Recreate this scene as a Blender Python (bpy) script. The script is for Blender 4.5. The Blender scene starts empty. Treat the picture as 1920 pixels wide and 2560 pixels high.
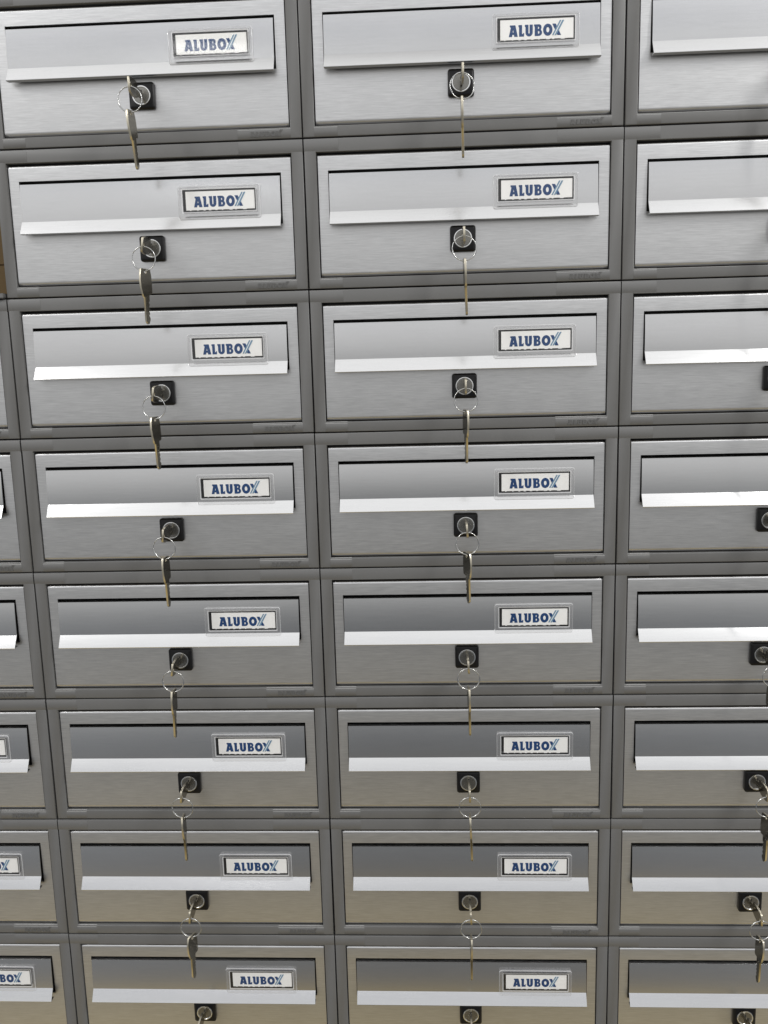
import bpy, bmesh, math, random
from mathutils import Vector, Matrix
random.seed(7)
S = bpy.context.scene
COL = bpy.data.collections.new('scene'); S.collection.children.link(COL)
PI = math.pi

# ------------------------------------------------------------------ camera
# plane of the mailbox fronts is y = 0, x to the right, z up (z = 0 is the top of the first row)
W, H = 0.36, 0.16686            # pitch of the columns and rows
f, a, b, c, cx, cy, cz = 2.25368, 0.17773, 0.05028, -0.02664, 0.49496, 0.40515, -1.07398
def _rot(a, b, c):
    Rx = Matrix(((1,0,0),(0,math.cos(a),-math.sin(a)),(0,math.sin(a),math.cos(a))))
    Ry = Matrix(((math.cos(b),0,math.sin(b)),(0,1,0),(-math.sin(b),0,math.cos(b))))
    Rz = Matrix(((math.cos(c),-math.sin(c),0),(math.sin(c),math.cos(c),0),(0,0,1)))
    return Rz @ Rx @ Ry
R = _rot(a, b, c)
conv = lambda v: Vector((v[0], v[2], -v[1]))
right, up, back = conv(R[0]), -conv(R[1]), -conv(R[2])
cam = bpy.data.cameras.new('camera'); camo = bpy.data.objects.new('camera', cam); COL.objects.link(camo)
M = Matrix((right, up, back)).transposed().to_4x4(); M.translation = conv((cx, cy, cz))
camo.matrix_world = M
cam.sensor_fit = 'VERTICAL'; cam.sensor_height = 36; cam.sensor_width = 27
cam.lens = f*1000/2560*36
cam.clip_start = 0.01; cam.clip_end = 100
S.camera = camo
S.render.resolution_x, S.render.resolution_y = 768, 1024

# ------------------------------------------------------------------ light
world = bpy.data.worlds.new('World'); S.world = world; world.use_nodes = True
nt = world.node_tree; nt.nodes.clear()
wo = nt.nodes.new('ShaderNodeOutputWorld'); bg = nt.nodes.new('ShaderNodeBackground')
tc = nt.nodes.new('ShaderNodeTexCoord'); sx = nt.nodes.new('ShaderNodeSeparateXYZ')
mr = nt.nodes.new('ShaderNodeMapRange'); rp = nt.nodes.new('ShaderNodeValToRGB')
mr.inputs['From Min'].default_value = -1; mr.inputs['From Max'].default_value = 1
nt.links.new(tc.outputs['Generated'], sx.inputs[0]); nt.links.new(sx.outputs['Z'], mr.inputs['Value'])
nt.links.new(mr.outputs[0], rp.inputs[0]); 
# the photographer stands straight in front, so the hall is a little darker there than to either side
ab = nt.nodes.new('ShaderNodeMath'); ab.operation = 'ABSOLUTE'; nt.links.new(sx.outputs['X'], ab.inputs[0])
mx = nt.nodes.new('ShaderNodeMapRange'); mx.interpolation_type = 'SMOOTHSTEP'; mx.inputs['From Min'].default_value = .02; mx.inputs['From Max'].default_value = .42
mx.inputs['To Min'].default_value = 1.0; mx.inputs['To Max'].default_value = 1.42; nt.links.new(ab.outputs[0], mx.inputs['Value'])
mz = nt.nodes.new('ShaderNodeMapRange'); mz.inputs['From Min'].default_value = .15; mz.inputs['From Max'].default_value = -.15; nt.links.new(sx.outputs['Z'], mz.inputs['Value'])
mm_ = nt.nodes.new('ShaderNodeMix'); mm_.data_type = 'FLOAT'; mm_.inputs['A'].default_value = 1.0
nt.links.new(mz.outputs[0], mm_.inputs['Factor']); nt.links.new(mx.outputs[0], mm_.inputs['B'])
vs_ = nt.nodes.new('ShaderNodeVectorMath'); vs_.operation = 'SCALE'; nt.links.new(rp.outputs[0], vs_.inputs[0]); nt.links.new(mm_.outputs[0], vs_.inputs['Scale'])
nt.links.new(vs_.outputs[0], bg.inputs['Color']); nt.links.new(bg.outputs[0], wo.inputs[0])
bg.inputs['Strength'].default_value = 1.7
# shop hall: dark under the shelves, warm floor, grey racks at eye level, white lit ceiling
stops = [(-90, (.015,.013,.010)), (-66, (.16,.13,.06)), (-52, (.34,.265,.125)), (-45, (.33,.265,.14)), (-39, (.24,.20,.12)), (-34, (.130,.123,.112)), (-27, (.115,.118,.123)), (-17, (.114,.120,.128)),
         (-9, (.165,.168,.172)), (-4, (.27,.272,.272)), (0, (.39,.392,.39)), (4, (.50,.50,.50)), (9, (.575,.575,.58)), (18, (.64,.645,.65)), (25, (.50,.51,.54)), (33, (.68,.685,.70)), (45, (.89,.895,.90)), (60, (.90,.90,.905)), (75, (.84,.84,.84)), (90, (.36,.36,.36))]
el = rp.color_ramp.elements
while len(el) > 1: el.remove(el[-1])
for i, (deg, col) in enumerate(stops):
    p = (math.sin(math.radians(deg))+1)/2
    e = el[0] if i == 0 else el.new(p)
    e.position = p; e.color = (*col, 1)

def area(name, loc, size, power, aim, color=(1,1,1)):
    L = bpy.data.lights.new(name, 'AREA'); L.shape = 'RECTANGLE'; L.size, L.size_y = size; L.energy = power; L.color = color
    o = bpy.data.objects.new(name, L); COL.objects.link(o); o.location = loc
    o.rotation_euler = (Vector(aim)-Vector(loc)).to_track_quat('-Z', 'Y').to_euler()
    return o
area('ceiling_tube_lamp', (-1.45, -1.25, 1.15), (0.16, 1.2), 20, (0.2, 0, -0.55), (1, .99, .97))
area('ceiling_tube_lamp', (2.25, -1.25, 1.15), (0.16, 1.2), 36, (0.8, 0, -0.55), (1, .99, .97))

area('distant_shop_lamp', (-.60, -3.82, 1.13), (.55, .05), .42, (.26, 0, -.07))

S.view_settings.view_transform = 'Standard'; S.view_settings.look = 'None'
S.view_settings.exposure = 0; S.view_settings.gamma = 1
S.render.engine = 'CYCLES'

# ------------------------------------------------------------------ materials
def mat(name, base, rough=.5, metal=0., streak=None, bump=None, spec=.5, coat=0.):
    m = bpy.data.materials.new(name); m.use_nodes = True; t = m.node_tree; p = t.nodes['Principled BSDF']
    p.inputs['Base Color'].default_value = (*base, 1); p.inputs['Roughness'].default_value = rough
    p.inputs['Metallic'].default_value = metal; p.inputs['Specular IOR Level'].default_value = spec
    p.inputs['Coat Weight'].default_value = coat
    if streak:
        (sxx, szz, amount, ramount) = streak
        g = t.nodes.new('ShaderNodeNewGeometry'); mp = t.nodes.new('ShaderNodeMapping'); mp.inputs['Scale'].default_value = (sxx, 40, szz)
        t.links.new(g.outputs['Position'], mp.inputs[0])
        n = t.nodes.new('ShaderNodeTexNoise'); n.inputs['Scale'].default_value = 1; n.inputs['Detail'].default_value = 5; n.inputs['Roughness'].default_value = .75
        t.links.new(mp.outputs[0], n.inputs['Vector'])
        mp2 = t.nodes.new('ShaderNodeMapping'); mp2.inputs['Scale'].default_value = (9, 9, 16)
        t.links.new(g.outputs['Position'], mp2.inputs[0])
        n2 = t.nodes.new('ShaderNodeTexNoise'); n2.inputs['Scale'].default_value = 1; n2.inputs['Detail'].default_value = 3
        t.links.new(mp2.outputs[0], n2.inputs['Vector'])
        r = t.nodes.new('ShaderNodeMapRange'); r.inputs['From Min'].default_value = .25; r.inputs['From Max'].default_value = .75
        r.inputs['To Min'].default_value = 1-amount; r.inputs['To Max'].default_value = 1+amount
        t.links.new(n.outputs[0], r.inputs['Value'])
        r3 = t.nodes.new('ShaderNodeMapRange'); r3.inputs['From Min'].default_value = .3; r3.inputs['From Max'].default_value = .7
        r3.inputs['To Min'].default_value = .985; r3.inputs['To Max'].default_value = 1.015
        t.links.new(n2.outputs[0], r3.inputs['Value'])
        mul = t.nodes.new('ShaderNodeMath'); mul.operation = 'MULTIPLY'; t.links.new(r.outputs[0], mul.inputs[0]); t.links.new(r3.outputs[0], mul.inputs[1])
        vm = t.nodes.new('ShaderNodeVectorMath'); vm.operation = 'SCALE'; vm.inputs[0].default_value = base
        t.links.new(mul.outputs[0], vm.inputs['Scale']); t.links.new(vm.outputs[0], p.inputs['Base Color'])
        r2 = t.nodes.new('ShaderNodeMapRange'); r2.inputs['To Min'].default_value = rough-ramount; r2.inputs['To Max'].default_value = rough+ramount
        t.links.new(n.outputs[0], r2.inputs['Value']); t.links.new(r2.outputs[0], p.inputs['Roughness'])
        if bump:
            bu = t.nodes.new('ShaderNodeBump'); bu.inputs['Strength'].default_value = bump; bu.inputs['Distance'].default_value = .0002
            t.links.new(n.outputs[0], bu.inputs['Height']); t.links.new(bu.outputs[0], p.inputs['Normal'])
    return m
ALU = mat('brushed_aluminium', (.53,.53,.53), .375, 1., (38, 800, .17, .08), .3)
FLAP = mat('satin_aluminium', (.52,.52,.52), .23, 1., (22, 520, .03, .03), .06)
PLAS = mat('grey_plastic_frame', (.112,.111,.109), .42, 0., (30, 30, .04, .05), None, .5)
PLAS2 = mat('grey_plastic_corner', (.112,.111,.109), .40, 0., (30, 30, .04, .05), None, .55)
EDGE = mat('painted_edge_glint', (.52,.515,.50), .25)
CHROME = mat('chrome_rim', (.62,.62,.61), .14, 1.)
EMB = mat('grey_plastic_lettering', (.085,.084,.082), .45, 0., None, None, .4)
BODY = mat('dark_sheet_metal', (.03,.03,.03), .6)
BLACK = mat('black_lock_plastic', (.004,.004,.0045), .35, spec=.25)
CYL = mat('lock_nickel', (.21,.205,.19), .28, 1., (300, 300, .08, .08))
HOLE = mat('keyhole_dark', (.01,.009,.008), .6)
KEY_GLINT = mat('milled_key_edge', (.52,.48,.385), .32, 1.)
KEY = mat('nickel_silver_key', (.165,.155,.13), .24, 1., (220, 220, .22, .10))
RING = mat('steel_wire', (.45,.45,.44), .18, 1.)
CARD = mat('white_card', (.74,.735,.72), .55, 0., (60, 60, .02, .02))
NAVY = mat('navy_print', (.005,.038,.13), .6, spec=.15)
STEEL = mat('blue_grey_print', (.13,.23,.33), .6, spec=.15)
RIM = mat('dark_window_rim', (.008,.008,.008), .4, spec=.3)
WALLM = mat('painted_wall', (.30,.29,.27), .8, 0., (6, 6, .05, .03))
def carton_mat():
    m = mat('brown_cardboard', (.095,.056,.014), .75, 0., (20, 300, .10, .02), .3); return m
CARTON = carton_mat()
def clear_mat(name, tint, alpha, rough):
    m = bpy.data.materials.new(name); m.use_nodes = True; t = m.node_tree; t.nodes.clear()
    out = t.nodes.new('ShaderNodeOutputMaterial'); tr = t.nodes.new('ShaderNodeBsdfTransparent'); tr.inputs[0].default_value = (*tint, 1)
    gl = t.nodes.new('ShaderNodeBsdfGlossy'); gl.inputs['Roughness'].default_value = rough; gl.inputs['Color'].default_value = (1,1,1,1)
    lw = t.nodes.new('ShaderNodeLayerWeight'); lw.inputs['Blend'].default_value = .5
    pw = t.nodes.new('ShaderNodeMath'); pw.operation = 'POWER'; pw.inputs[1].default_value = 5; t.links.new(lw.outputs['Facing'], pw.inputs[0])
    fr = t.nodes.new('ShaderNodeMath'); fr.operation = 'MULTIPLY_ADD'; fr.inputs[1].default_value = .9; fr.inputs[2].default_value = .025; t.links.new(pw.outputs[0], fr.inputs[0])
    df = t.nodes.new('ShaderNodeBsdfDiffuse'); df.inputs['Color'].default_value = (.75,.75,.76,1)
    m1 = t.nodes.new('ShaderNodeMixShader'); m1.inputs[0].default_value = alpha
    m2 = t.nodes.new('ShaderNodeMixShader')
    t.links.new(tr.outputs[0], m1.inputs[1]); t.links.new(df.outputs[0], m1.inputs[2])
    t.links.new(fr.outputs[0], m2.inputs[0]); t.links.new(m1.outputs[0], m2.inputs[1]); t.links.new(gl.outputs[0], m2.inputs[2])
    t.links.new(m2.outputs[0], out.inputs[0]); return m
CLEAR = clear_mat('clear_plastic', (.97,.97,.97), .07, .08)
BEVEL_GLINT = clear_mat('clear_plastic_glint', (.95,.95,.95), .45, .12)
PANE = clear_mat('clear_window', (1,1,1), .0, .05)

# ------------------------------------------------------------------ helpers
def P(x, y, z=0):       # millimetres in a mailbox: x from its left, y down from its top, z out of the front
    return Vector(((x-180)/1000, -z/1000, (H*1000-y)/1000))
def finish(name, bm, m, parent=None, smooth=35, mats=None):
    bmesh.ops.recalc_face_normals(bm, faces=bm.faces)
    me = bpy.data.meshes.new(name); bm.to_mesh(me); bm.free()
    for mm in (mats or [m]): me.materials.append(mm)
    if smooth:
        for p in me.polygons: p.use_smooth = True
        me.set_sharp_from_angle(angle=math.radians(smooth))
    o = bpy.data.objects.new(name, me); COL.objects.link(o); o.parent = parent
    return o
def tag(o, label, cat, group=None, kind=None):
    if label: o['label'] = label
    if cat: o['category'] = cat
    if group: o['group'] = group
    if kind: o['kind'] = kind
def rings(bm, loops, close=True, cap=False):
    vs = [[bm.verts.new(p) for p in l] for l in loops]
    n = len(loops[0])
    for A, B in zip(vs, vs[1:]):
        for i in range(n if close else n-1):
            j = (i+1) % n
            bm.faces.new((A[i], A[j], B[j], B[i]))
    if cap: bm.faces.new(vs[0]); bm.faces.new(vs[-1])
    return vs
def rrect(x0, y0, x1, y1, r, z, n=5):
    out = []
    for (px, py, a0) in ((x1-r, y0+r, -90), (x1-r, y1-r, 0), (x0+r, y1-r, 90), (x0+r, y0+r, 180)):
        for k in range(n+1):
            t = math.radians(a0+90*k/n); out.append(P(px+r*math.cos(t), py+r*math.sin(t), z))
    return out
def rect(x0, y0, x1, y1, z): return [P(x0,y0,z), P(x1,y0,z), P(x1,y1,z), P(x0,y1,z)]
def extrude_x(bm, prof, x0, x1, cap=True):      # prof: closed list of (y, z)
    rings(bm, [[P(x0, y, z) for y, z in prof], [P(x1, y, z) for y, z in prof]], True, cap)
def wbox(bm, x0, x1, y0, y1, z0, z1):            # world box in metres
    bmesh.ops.create_cube(bm, size=1, matrix=Matrix.Translation(((x0+x1)/2,(y0+y1)/2,(z0+z1)/2)) @ Matrix.Diagonal((x1-x0,y1-y0,z1-z0,1)))

# ---- lettering: six heavy capitals with small left serifs, the last one crossed by two slanted bars
def arc(cx, cy, rx, ry, a0, a1, n=10): return [(cx+rx*math.cos(math.radians(a0+(a1-a0)*k/n)), cy+ry*math.sin(math.radians(a0+(a1-a0)*k/n))) for k in range(n+1)]
GLYPH = [
 [(0,0),(.28,0),(.32,.18),(.48,.18),(.51,0),(.82,0),(.60,1),(.10,1),(.10,.87),(.19,.80)], [(.35,.38),(.45,.38),(.40,.66)],
 [(.90,1),(1.22,1),(1.22,.21),(1.30,.21),(1.36,.30),(1.42,.28),(1.40,0),(.96,0),(.96,.80),(.90,.87)],
 [(1.50,1),(1.82,1)]+arc(1.88,.32,.06,.10,180,360,6)+[(1.94,1),(2.22,1)]+arc(1.89,.33,.33,.34,0,-180,12)+[(1.56,.80),(1.50,.87)],
 [(2.36,1)]+arc(2.80,.74,.24,.26,90,-45,8)+arc(2.80,.28,.29,.28,45,-90,8)+[(2.42,0),(2.42,.80),(2.36,.87)],
 [(2.71,.60),(2.71,.80)]+arc(2.76,.70,.07,.10,90,-90,6), [(2.71,.18),(2.71,.42)]+arc(2.77,.30,.09,.12,90,-90,6),
 arc(3.63,.5,.43,.52,0,360,24)[:-1], arc(3.63,.5,.15,.24,0,360,16)[:-1],
]
XDARK = [[(4.06,1),(4.36,1),(4.86,0),(4.54,0)]]
BARS = [[(4.02,0),(4.17,0),(4.90,1.30),(4.75,1.30)], [(4.25,0),(4.42,0),(5.15,1.30),(4.98,1.30)]]
GAPS = [[(4.17,0),(4.25,0),(4.98,1.30),(4.90,1.30)]]
def lettering_mesh(polys, ox, oy, s, z, ext, bevel=0):
    cu = bpy.data.curves.new('tmp', 'CURVE'); cu.dimensions = '2D'; cu.fill_mode = 'BOTH'; cu.extrude = ext/1000; cu.bevel_depth = bevel/1000
    for pl in polys:
        sp = cu.splines.new('POLY'); sp.points.add(len(pl)-1); sp.use_cyclic_u = True
        for q, (u, v) in zip(sp.points, pl): q.co = (u*s/1000, v*s/1000, 0, 1)
    o = bpy.data.objects.new('tmp', cu); COL.objects.link(o)
    bpy.context.view_layer.update()
    me = bpy.data.meshes.new_from_object(o.evaluated_get(bpy.context.evaluated_depsgraph_get()))
    bpy.data.objects.remove(o); bpy.data.curves.remove(cu)
    base = P(ox, oy, z)
    me.transform(Matrix.Translation(base) @ Matrix.Rotation(PI/2, 4, 'X'))
    return me
def lettering(name, parent, groups, z0):
    """groups: list of (polys, material, lift, thickness) merged in ONE mesh"""
    bm = bmesh.new(); mats = []
    for k, (polys, m, lift, ext, ox, oy, s, bev) in enumerate(groups):
        me = lettering_mesh(polys, ox, oy, s, z0+lift, ext, bev)
        n = len(bm.faces); bm.from_mesh(me); bpy.data.meshes.remove(me)
        bm.faces.ensure_lookup_table()
        for fc in bm.faces[n:]: fc.material_index = k
        mats.append(m)
    me = bpy.data.meshes.new(name); bm.to_mesh(me); bm.free()
    for m in mats: me.materials.append(m)
    o = bpy.data.objects.new(name, me); COL.objects.link(o); o.parent = parent
    return o

# ------------------------------------------------------------------ the mailbox
HM = H*1000
def make_mailbox():
    root = bpy.data.objects.new('mailbox', None); COL.objects.link(root); root.empty_display_size = .05
    # carcass behind the front
    bm = bmesh.new(); L = [rect(1.2, 1.2, 358.8, HM-1.2, -270), rect(1.2, 1.2, 358.8, HM-1.2, -18)]
    rings(bm, L); bm.faces.new([bm.verts.new(p) for p in L[0]]); bm.faces.new([bm.verts.new(p) for p in L[1]])
    finish('body', bm, BODY, root, 0)
    # moulded frame: outer rim and inner rim both softened
    bm = bmesh.new(); o0, o1 = .85, HM-.85
    x0, y0, x1, y1 = 14.2, 15.2, 345.9, 154.3
    rings(bm, [rect(o0, o0, 360-o0, o1, -30), rect(o0, o0, 360-o0, o1, -.9), rect(o0+.25, o0+.25, 360-o0-.25, o1-.25, -.3), rect(o0+.9, o0+.9, 360-o0-.9, o1-.9, 0),
               rect(x0-.8, y0-.8, x1+.8, y1+.8, 0), rect(x0-.25, y0-.25, x1+.25, y1+.25, -.25), rect(x0, y0, x1, y1, -.8), rect(x0, y0, x1, y1, -17)])
    fr = finish('frame', bm, PLAS, root, 50)
    # moulded corner caps on the top and bottom rails (slightly proud, softer edges)
    for xa, xb, inner_a, inner_b in ((.75, 40, 13.6, 40), (286, 359.25, 286, 346.5)):
        bm = bmesh.new()            # bottom rail cap: highlight on its upward inner edge is put in as pale colour
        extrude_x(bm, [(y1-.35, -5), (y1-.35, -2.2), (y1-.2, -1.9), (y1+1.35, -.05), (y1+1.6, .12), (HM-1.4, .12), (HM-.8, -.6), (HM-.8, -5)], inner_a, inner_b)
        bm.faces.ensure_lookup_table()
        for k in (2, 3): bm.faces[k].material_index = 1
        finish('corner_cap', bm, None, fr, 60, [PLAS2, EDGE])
        bm = bmesh.new()            # top rail cap: outer edge faces up
        extrude_x(bm, [(.75, -5), (.75, -1.4), (1.2, -.4), (1.9, .12), (y0-1.2, .12), (y0-.2, -.5), (y0-.1, -5)], xa, xb)
        finish('corner_cap', bm, PLAS2, fr, 60)
    flat = lambda ps: [[(u, v*.76) for u, v in pl] for pl in ps]
    lettering('embossed_lettering', fr, [(flat(GLYPH+XDARK), EMB, 0, .22, 300.5, 163.6, 7.2, .10), (flat(BARS), EMB, 0, .16, 300.5, 163.6, 7.2, .08)], .30)
    # door: brushed sheet, rolled over at top and bottom, with the letter slot cut out
    zf = -2.4
    prof = []
    for k in range(9):
        t = PI/2*k/8; prof.append((20.9-3.2*math.cos(t), zf-3.2+3.2*math.sin(t)))
    prof = [(17.7, -14)]+prof+[(35.2, zf), (91.5, zf)]
    for k in range(9):
        t = PI/2*k/8; prof.append((147.9+5.2*math.sin(t), zf-4.2+4.2*math.cos(t)))
    prof.append((153.1, -14))
    xs = [15.4, 15.75, 27.0, 333.0, 344.45, 344.8]
    bm = bmesh.new(); grid = [[bm.verts.new(P(x, y, z-(.35 if i in (0,5) else 0))) for i, x in enumerate(xs)] for y, z in prof]
    for r in range(len(prof)-1):
        for i in range(5):
            if i == 2 and abs(prof[r][0]-35.2) < 1e-6: continue
            bm.faces.new((grid[r][i], grid[r][i+1], grid[r+1][i+1], grid[r+1][i]))
    be = [e for e in bm.edges if len(e.link_faces) == 1]
    ext = bmesh.ops.extrude_edge_only(bm, edges=be)
    for v in [g for g in ext['geom'] if isinstance(g, bmesh.types.BMVert)]: v.co.y += .0035
    finish('door', bm, ALU, root, 40)
    # letter flap: gently bowed sheet that ends in a lip folded outwards with a return underneath
    prof = [(36.5, -12), (37.6, -7.5)]
    for k in range(13):
        y = 39+42*k/12; prof.append((y, 2.0-2.3*((81-y)/42)**2))
    front = prof + [(81.35, 2.25), (94.6, 9.9), (95.3, 10.3), (95.9, 10.1), (96.05, 9.5), (95.6, 1.6)]
    backp = [(94.4, 1.6), (94.6, 8.8), (81.2, 1.0)] + [(y, z-1.2) for y, z in reversed(prof)]
    bm = bmesh.new(); extrude_x(bm, front+backp, 28.1, 331.7)
    flap = finish('flap', bm, FLAP, root, 24)
    # name plate: clear holder, dark rim, card, lettering
    hx0, hy0, hx1, hy1 = 213.6, 47.3, 308.8, 84.8
    wx0, wy0, wx1, wy1 = 219.2, 52.0, 303.6, 76.4
    bm = bmesh.new()
    rings(bm, [rrect(hx0, hy0, hx1, hy1, 3, .6), rrect(hx0, hy0, hx1, hy1, 3, 3.6), rrect(hx0+.5, hy0+.5, hx1-.5, hy1-.5, 2.6, 4.5), rrect(hx0+1.6, hy0+1.6, hx1-1.6, hy1-1.6, 2, 4.9),
               rrect(wx0-1.2, wy0-1.2, wx1+1.2, wy1+1.2, 1, 4.9), rrect(wx0, wy0, wx1, wy1, .6, 4.5), rrect(wx0, wy0, wx1, wy1, .6, 1.8), rrect(hx0, hy0, hx1, hy1, 3, .6)])
    bm.faces.ensure_lookup_table(); nb = len(rrect(0, 0, 9, 9, 1, 0))
    for k, fc in enumerate(bm.faces): fc.material_index = 1 if k//nb in (1, 4) else 0  # whitish bevels: edge highlights of the clear holder put into the material
    hold = finish('name_plate', bm, None, root, 30, [CLEAR, BEVEL_GLINT])
    bm = bmesh.new()
    rings(bm, [rrect(wx0+.05, wy0+.05, wx1-.05, wy1-.05, .6, 4.1), rrect(wx0+1.1, wy0+1.1, wx1-1.1, wy1-1.1, .4, 4.0), rrect(wx0+1.4, wy0+1.4, wx1-1.4, wy1-1.4, .4, 2.3)])
    bm.faces.new([bm.verts.new(p) for p in rect(wx0+.2, wy0+.2, wx1-.2, wy1-.2, 2.25)])
    finish('rim', bm, RIM, hold, 30)
    bm = bmesh.new(); L = [rect(wx0+3.4, wy0+1.9, wx1-1.4, wy1-2.0, 2.6), rect(wx0+3.4, wy0+1.9, wx1-1.4, wy1-2.0, 3.6)]
    rings(bm, L, cap=True)
    for q in range(9):          # torn perforation along the lower edge of the card
        xq = wx0+8+q*7.6+random.uniform(-1.5, 1.5); wq = random.uniform(1.2, 4.5)
        rings(bm, [rect(xq, wy1-2.02, xq+wq, wy1-1.35, 2.7), rect(xq, wy1-2.02, xq+wq, wy1-1.35, 3.55)], cap=True)
    finish('name_card', bm, CARD, hold, 0)
    s = 11.65; ox, oy = 232.0, 71.2
    lettering('lettering', hold, [(GLYPH+XDARK, NAVY, 0, .03, ox, oy, s, .09), (GAPS, CARD, .16, .03, ox, oy, s, 0), (BARS, STEEL, .20, .03, ox, oy, s, 0)], 3.66)
    bm = bmesh.new(); L = [rect(wx0+.1, wy0+.1, wx1-.1, wy1-.1, 4.3), rect(wx0+.1, wy0+.1, wx1-.1, wy1-.1, 4.7)]
    rings(bm, L, cap=True); finish('window_pane', bm, PANE, hold, 0)
    # lock
    lx, ly = 179.4, 115.2; h = 14.5
    bm = bmesh.new()
    rings(bm, [rrect(lx-h, ly-h, lx+h, ly+h, 3, -2.6), rrect(lx-h, ly-h, lx+h, ly+h, 3, 1.4), rrect(lx-h+.9, ly-h+.9, lx+h-.9, ly+h-.9, 2.6, 2.3), rrect(lx-h+2.4, ly-h+2.4, lx+h-2.4, ly+h-2.4, 1.6, 3.0)], True, True)
    lk = finish('lock', bm, BLACK, root, 30)
    def circ(r, z, n=40): return [P(lx+r*math.cos(2*PI*k/n), ly+r*math.sin(2*PI*k/n), z) for k in range(n)]
    bm = bmesh.new()
    rings(bm, [circ(10.6, 2.6), circ(10.6, 3.9), circ(10.3, 4.35), circ(9.7, 4.5), circ(9.0, 4.4), circ(8.6, 3.9)])
    bm.faces.ensure_lookup_table()
    for k, fc in enumerate(bm.faces): fc.material_index = 1 if k >= 40 else 0
    rings(bm, [circ(8.62, 3.9), circ(8.5, 4.05), circ(8.2, 4.1)], cap=False)
    bm.faces.new([bm.verts.new(p) for p in circ(8.2, 4.1)])
    finish('lock_cylinder', bm, None, lk, 40, [CYL, CHROME])
    bm = bmesh.new(); extrude_x(bm, [(ly-5.6, 4.0), (ly-5.6, 4.3), (ly+5.6, 4.3), (ly+5.6, 4.0)], lx-.9, lx+1.1)
    finish('keyhole', bm, HOLE, lk, 0)
    return root

# ------------------------------------------------------------------ keys
def key_mesh():
    """flat key, origin at the hole of the bow, tip pointing to -z, lying in the y-z plane (1.9 mm thick along x)"""
    out = [(-7.4,2.4),(-6.4,3.4),(7.2,3.4),(8.4,2.6),(9.8,-5),(10,-14),(9.8,-22.5),(8.6,-24.6),(4.4,-25.2),(4.2,-28),
           (4.0,-32),(3.5,-33),(2.4,-34.2),(3.5,-35.6),(3.4,-37.4),(2.2,-38.8),(3.3,-40.4),(3.3,-42.2),(1.9,-43.6),(3.1,-45.4),(2.9,-47.2),(1.8,-48.6),(3.6,-51.2),(3.4,-53.5),(1.3,-57.6),(-.8,-58.2),
           (-2.6,-56.6),(-3.7,-54),(-3.7,-28.6),(-5.6,-27.6),(-7.0,-23.5),(-8.6,-18),(-9.4,-10),(-9.0,-4)]
    hole = [(2.3*math.cos(2*PI*k/12), 2.0*math.sin(2*PI*k/12)) for k in range(12)]
    cu = bpy.data.curves.new('tmp', 'CURVE'); cu.dimensions = '2D'; cu.fill_mode = 'BOTH'; cu.extrude = .0009; cu.bevel_depth = .0003; cu.offset = -.0003
    for pl in (out, hole):
        sp = cu.splines.new('POLY'); sp.points.add(len(pl)-1); sp.use_cyclic_u = True
        for q, (u, v) in zip(sp.points, pl): q.co = (u/1000, v/1000, 0, 1)
    o = bpy.data.objects.new('tmp', cu); COL.objects.link(o); bpy.context.view_layer.update()
    me = bpy.data.meshes.new_from_object(o.evaluated_get(bpy.context.evaluated_depsgraph_get()))
    bpy.data.objects.remove(o); bpy.data.curves.remove(cu)
    me.transform(Matrix.Rotation(PI/2, 4, 'Z') @ Matrix.Rotation(PI/2, 4, 'X'))
    # milled groove ribs on both sides of the blade
    bm = bmesh.new(); bm.from_mesh(me); bpy.data.meshes.remove(me)
    for sx in (-1, 1):
        wbox(bm, min(sx*.9, sx*1.45), max(sx*.9, sx*1.45), -2.2, -.7, -54, -28)
    for v in bm.verts:
        if abs(v.co.z) > 1: v.co *= .001
    bm.normal_update()
    for fc in bm.faces: fc.material_index = 1 if abs(fc.normal.x) < .8 else 0  # milled edges pale, flat sides dark: glint and shade put into the colour
    me = bpy.data.meshes.new('key'); bm.to_mesh(me); bm.free(); me.materials.append(KEY); me.materials.append(KEY_GLINT)
    return me
KEYME = key_mesh()
def ring_mesh():
    bm = bmesh.new(); Rr, w, n, mseg = 13.2, .55, 96, 8
    pts = []                       # split ring: nearly two turns of wire
    for k in range(n+1):
        t = math.radians(-60 + 690*k/n); off = -.62 + 1.24*k/n
        pts.append(((Rr+.25*math.sin(t*.5))*math.sin(t), off, (Rr)*math.cos(t)-Rr))
    loops = []
    for k, p in enumerate(pts):
        t = math.radians(-60 + 690*k/n); rad = Vector((math.sin(t), 0, math.cos(t))); ax = Vector((0, 1, 0))
        loops.append([(Vector(p)+rad*w*math.cos(2*PI*j/mseg)+ax*w*math.sin(2*PI*j/mseg))/1000 for j in range(mseg)])
    rings(bm, loops, True, True)
    bmesh.ops.recalc_face_normals(bm, faces=bm.faces)
    me = bpy.data.meshes.new('key_ring'); bm.to_mesh(me); bm.free(); me.materials.append(RING)
    for p in me.polygons: p.use_smooth = True
    return me
RINGME = ring_mesh()
def make_bunch():
    """origin on the axis of the lock, on the face of its cylinder"""
    root = bpy.data.objects.new('key_bunch', None); COL.objects.link(root); root.empty_display_size = .02
    k1 = bpy.data.objects.new('key', KEYME); k2 = bpy.data.objects.new('key', KEYME); rg = bpy.data.objects.new('key_ring', RINGME)
    for o in (k1, k2, rg): COL.objects.link(o); o.parent = root
    return root
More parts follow.
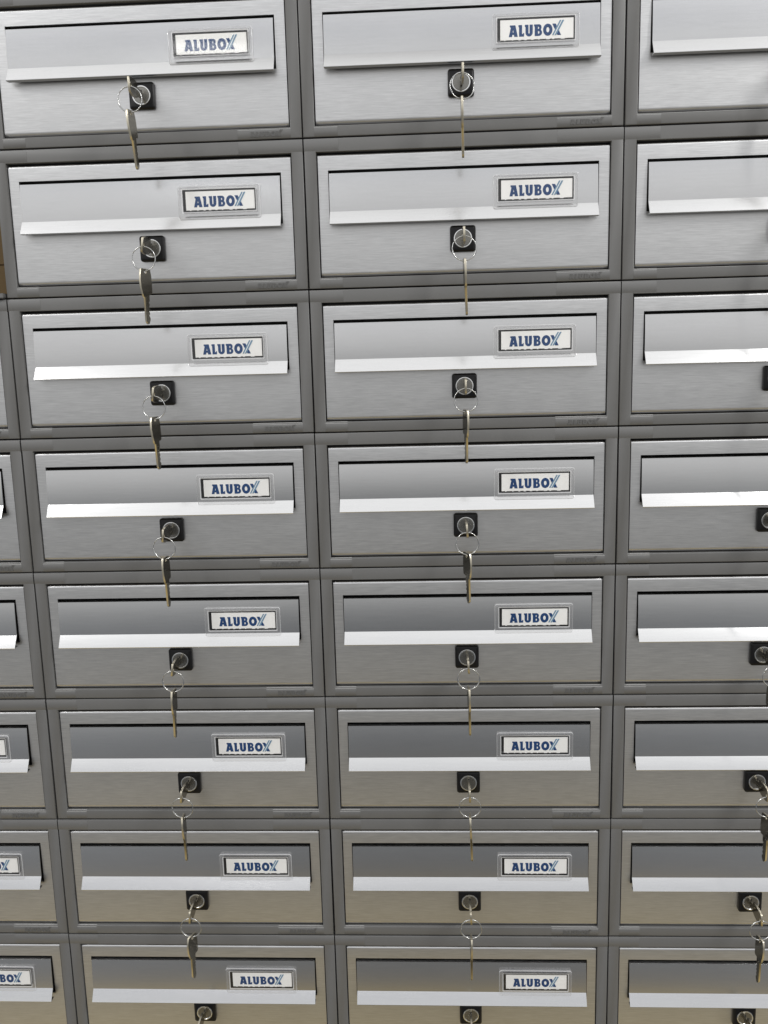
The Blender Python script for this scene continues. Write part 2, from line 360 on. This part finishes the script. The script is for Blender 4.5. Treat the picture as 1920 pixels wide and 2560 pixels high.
def pose(root, roll=0, out=34, ringroll=0, ringyaw=0, yaw=0, lean=0, side=0):
    """roll: inserted key turned in the lock; yaw: hanging key turned about the vertical; lean: its tip away from (+) or towards the wall;
       side: its tip swung to the right (+)."""
    r = math.radians; kids = [o for o in COL.objects if o.parent == root]
    ks = [o for o in kids if o.name.startswith('key') and 'ring' not in o.name]; rg = [o for o in kids if 'ring' in o.name][0]
    k1, k2 = ks
    k1.matrix_local = Matrix.Translation((0, -out/1000, 0)) @ Matrix.Rotation(r(roll), 4, 'Y') @ Matrix.Rotation(PI/2, 4, 'X')
    hole = Vector((0, -out/1000, 0))
    rm = Matrix.Translation(hole+Vector((0, 0, -.0016))) @ Matrix.Rotation(r(ringyaw), 4, 'Z') @ Matrix.Rotation(r(ringroll), 4, 'Y')
    rg.matrix_local = rm
    low = rm @ Vector((0, 0, -.0264))
    k2.matrix_local = Matrix.Translation(low+Vector((0,0,-.0010))) @ Matrix.Rotation(r(side), 4, 'Y') @ Matrix.Rotation(r(lean), 4, 'X') @ Matrix.Rotation(r(yaw), 4, 'Z')

def copy_tree(o, parent=None):
    n = o.copy(); COL.objects.link(n); n.parent = parent
    for ch in [q for q in list(COL.objects) if q.parent == o]: copy_tree(ch, n)
    return n

# ------------------------------------------------------------------ place everything
COLN = {-1: 'far left column', 0: 'left full column', 1: 'right full column', 2: 'far right column'}
ORD = ['top', 'second', 'third', 'fourth', 'fifth', 'sixth', 'seventh', 'bottom']
ORDL = {2: 'top', 3: 'second', 4: 'third', 5: 'fourth', 6: 'fifth', 7: 'bottom'}
proto = make_mailbox(); first = True
# small real-life play: (column, row) -> dx, dz in mm of the box; plate shift dx in mm, card shift
JIT = {}
PLATE = {(0,5): -1.5, (0,6): 0, (0,7): -2, (1,5): 1.5, (1,6): 2.2, (1,7): 3.8}
def rowdesc(ci, r): return (ORDL if ci == -1 else ORD)[r]
for ci in (-1, 0, 1, 2):
    for r in range(2 if ci == -1 else 0, 8):
        o = proto if first else copy_tree(proto); first = False
        dx, dz = JIT.get((ci, r), (random.uniform(-.25,.25), random.uniform(-.2,.2)))
        o.location = ((ci+.5)*W+dx/1000, random.uniform(-.0004,.0004), -(r+1)*H+dz/1000)
        if ci == -1: lab = f"right end of the {rowdesc(ci, r)} aluminium mailbox in the {COLN[ci]}"
        elif ci == 2: lab = f"left part of the {rowdesc(ci, r)} aluminium mailbox in the {COLN[ci]}"
        else: lab = f"{rowdesc(ci, r)} brushed aluminium mailbox with a name plate, in the {COLN[ci]}"
        tag(o, lab, 'mailbox', 'mailboxes stacked in columns')
        for ch in [q for q in COL.objects if q.parent == o]:
            nm = ch.name.split('.')[0]
            if nm == 'name_plate': ch.location = ((PLATE.get((ci, r), 0)+random.uniform(-.4,.4))/1000, 0, 0)
            if nm == 'flap': ch.rotation_euler = (math.radians(random.uniform(-.25,.25)), 0, 0)

POSE = {
 (0,0): dict(roll=-2, out=39, ringroll=4, yaw=-8, lean=4, side=-3),
 (0,1): dict(roll=9, out=33, ringroll=0, yaw=-22, lean=0, side=0),
 (0,2): dict(roll=8, out=33, ringroll=2, yaw=-14, lean=0, side=-2),
 (0,3): dict(roll=6, out=33, ringroll=0, yaw=-8, lean=0, side=-1),
 (0,4): dict(roll=8, out=34, ringroll=2, yaw=-2, lean=-1, side=1),
 (0,5): dict(roll=5, out=34, ringroll=0, yaw=4, lean=0, side=-1),
 (0,6): dict(roll=3, out=34, ringroll=0, yaw=-22, lean=0, side=0),
 (0,7): dict(roll=2, out=34, ringroll=0, yaw=-5),
 (1,0): dict(roll=0, out=39, ringroll=3, ringyaw=12, yaw=0, lean=5, side=-1),
 (1,1): dict(roll=-1, out=34, ringroll=0, ringyaw=0, yaw=3, lean=2, side=-2),
 (1,2): dict(roll=0, out=34, ringroll=0, yaw=14, lean=0, side=0),
 (1,3): dict(roll=-4, out=34, ringroll=0, yaw=24, lean=0, side=-1),
 (1,4): dict(roll=-3, out=34, ringroll=0, yaw=4, lean=0, side=-1),
 (1,5): dict(roll=-2, out=34, ringroll=0, yaw=0, lean=0, side=-2),
 (1,6): dict(roll=-3, out=34, ringroll=0, yaw=2, lean=0, side=0),
 (1,7): dict(roll=-3, out=34, ringroll=0, yaw=0, lean=0, side=-2),
}
for r in range(8): POSE[(2, r)] = dict(roll=-6+r*.5, out=34, ringroll=-2, yaw=[20,25,15,18,25,15,8,14][r], lean=0, side=1)
bproto = make_bunch(); first = True
for ci in (0, 1, 2):
    for r in range(8):
        o = bproto if first else copy_tree(bproto); first = False
        pose(o, **POSE[(ci, r)])
        o.location = (ci*W+.1795, -.0045, -(r*H+.1152))
        tag(o, f"two keys on a ring in the lock of the {rowdesc(ci, r)} mailbox, {COLN[ci]}", 'keys', 'rings of two keys in the mailbox locks')

# ------------------------------------------------------------------ what stands behind and on the shorter left column
bm = bmesh.new(); wbox(bm, -.36, -.0012, -.004, .25, -2*H+.0005, -2*H+.0062)
bmesh.ops.bevel(bm, geom=bm.edges[:], offset=.0009, segments=2, affect='EDGES')
o = finish('cover_strip', bm, PLAS, None, 30); tag(o, 'thin grey cover strip lying on top of the shorter left column of mailboxes', 'cover strip')
for (x0, x1, y0, y1, z0, h, lab) in ((-.40, -.006, .045, .26, -2*H+.0066, .036, 'flat brown cardboard box lying directly on the short left column'),
                                     (-.38, -.008, .050, .25, -2*H+.0432, .19, 'taller brown cardboard box stacked on the flat one behind the left edge')):
    bm = bmesh.new(); wbox(bm, x0, x1, y0, y1, z0, z0+h)
    bmesh.ops.bevel(bm, geom=bm.edges[:], offset=.0015, segments=2, affect='EDGES')
    o = finish('cardboard_box', bm, CARTON, None, 30); tag(o, lab, 'cardboard box', 'brown cardboard boxes on the left column')
bm = bmesh.new(); wbox(bm, -2.5, 3.5, .36, .40, -2.2, 1.2)
o = finish('wall', bm, WALLM, None, 0); tag(o, None, None, None, 'structure')
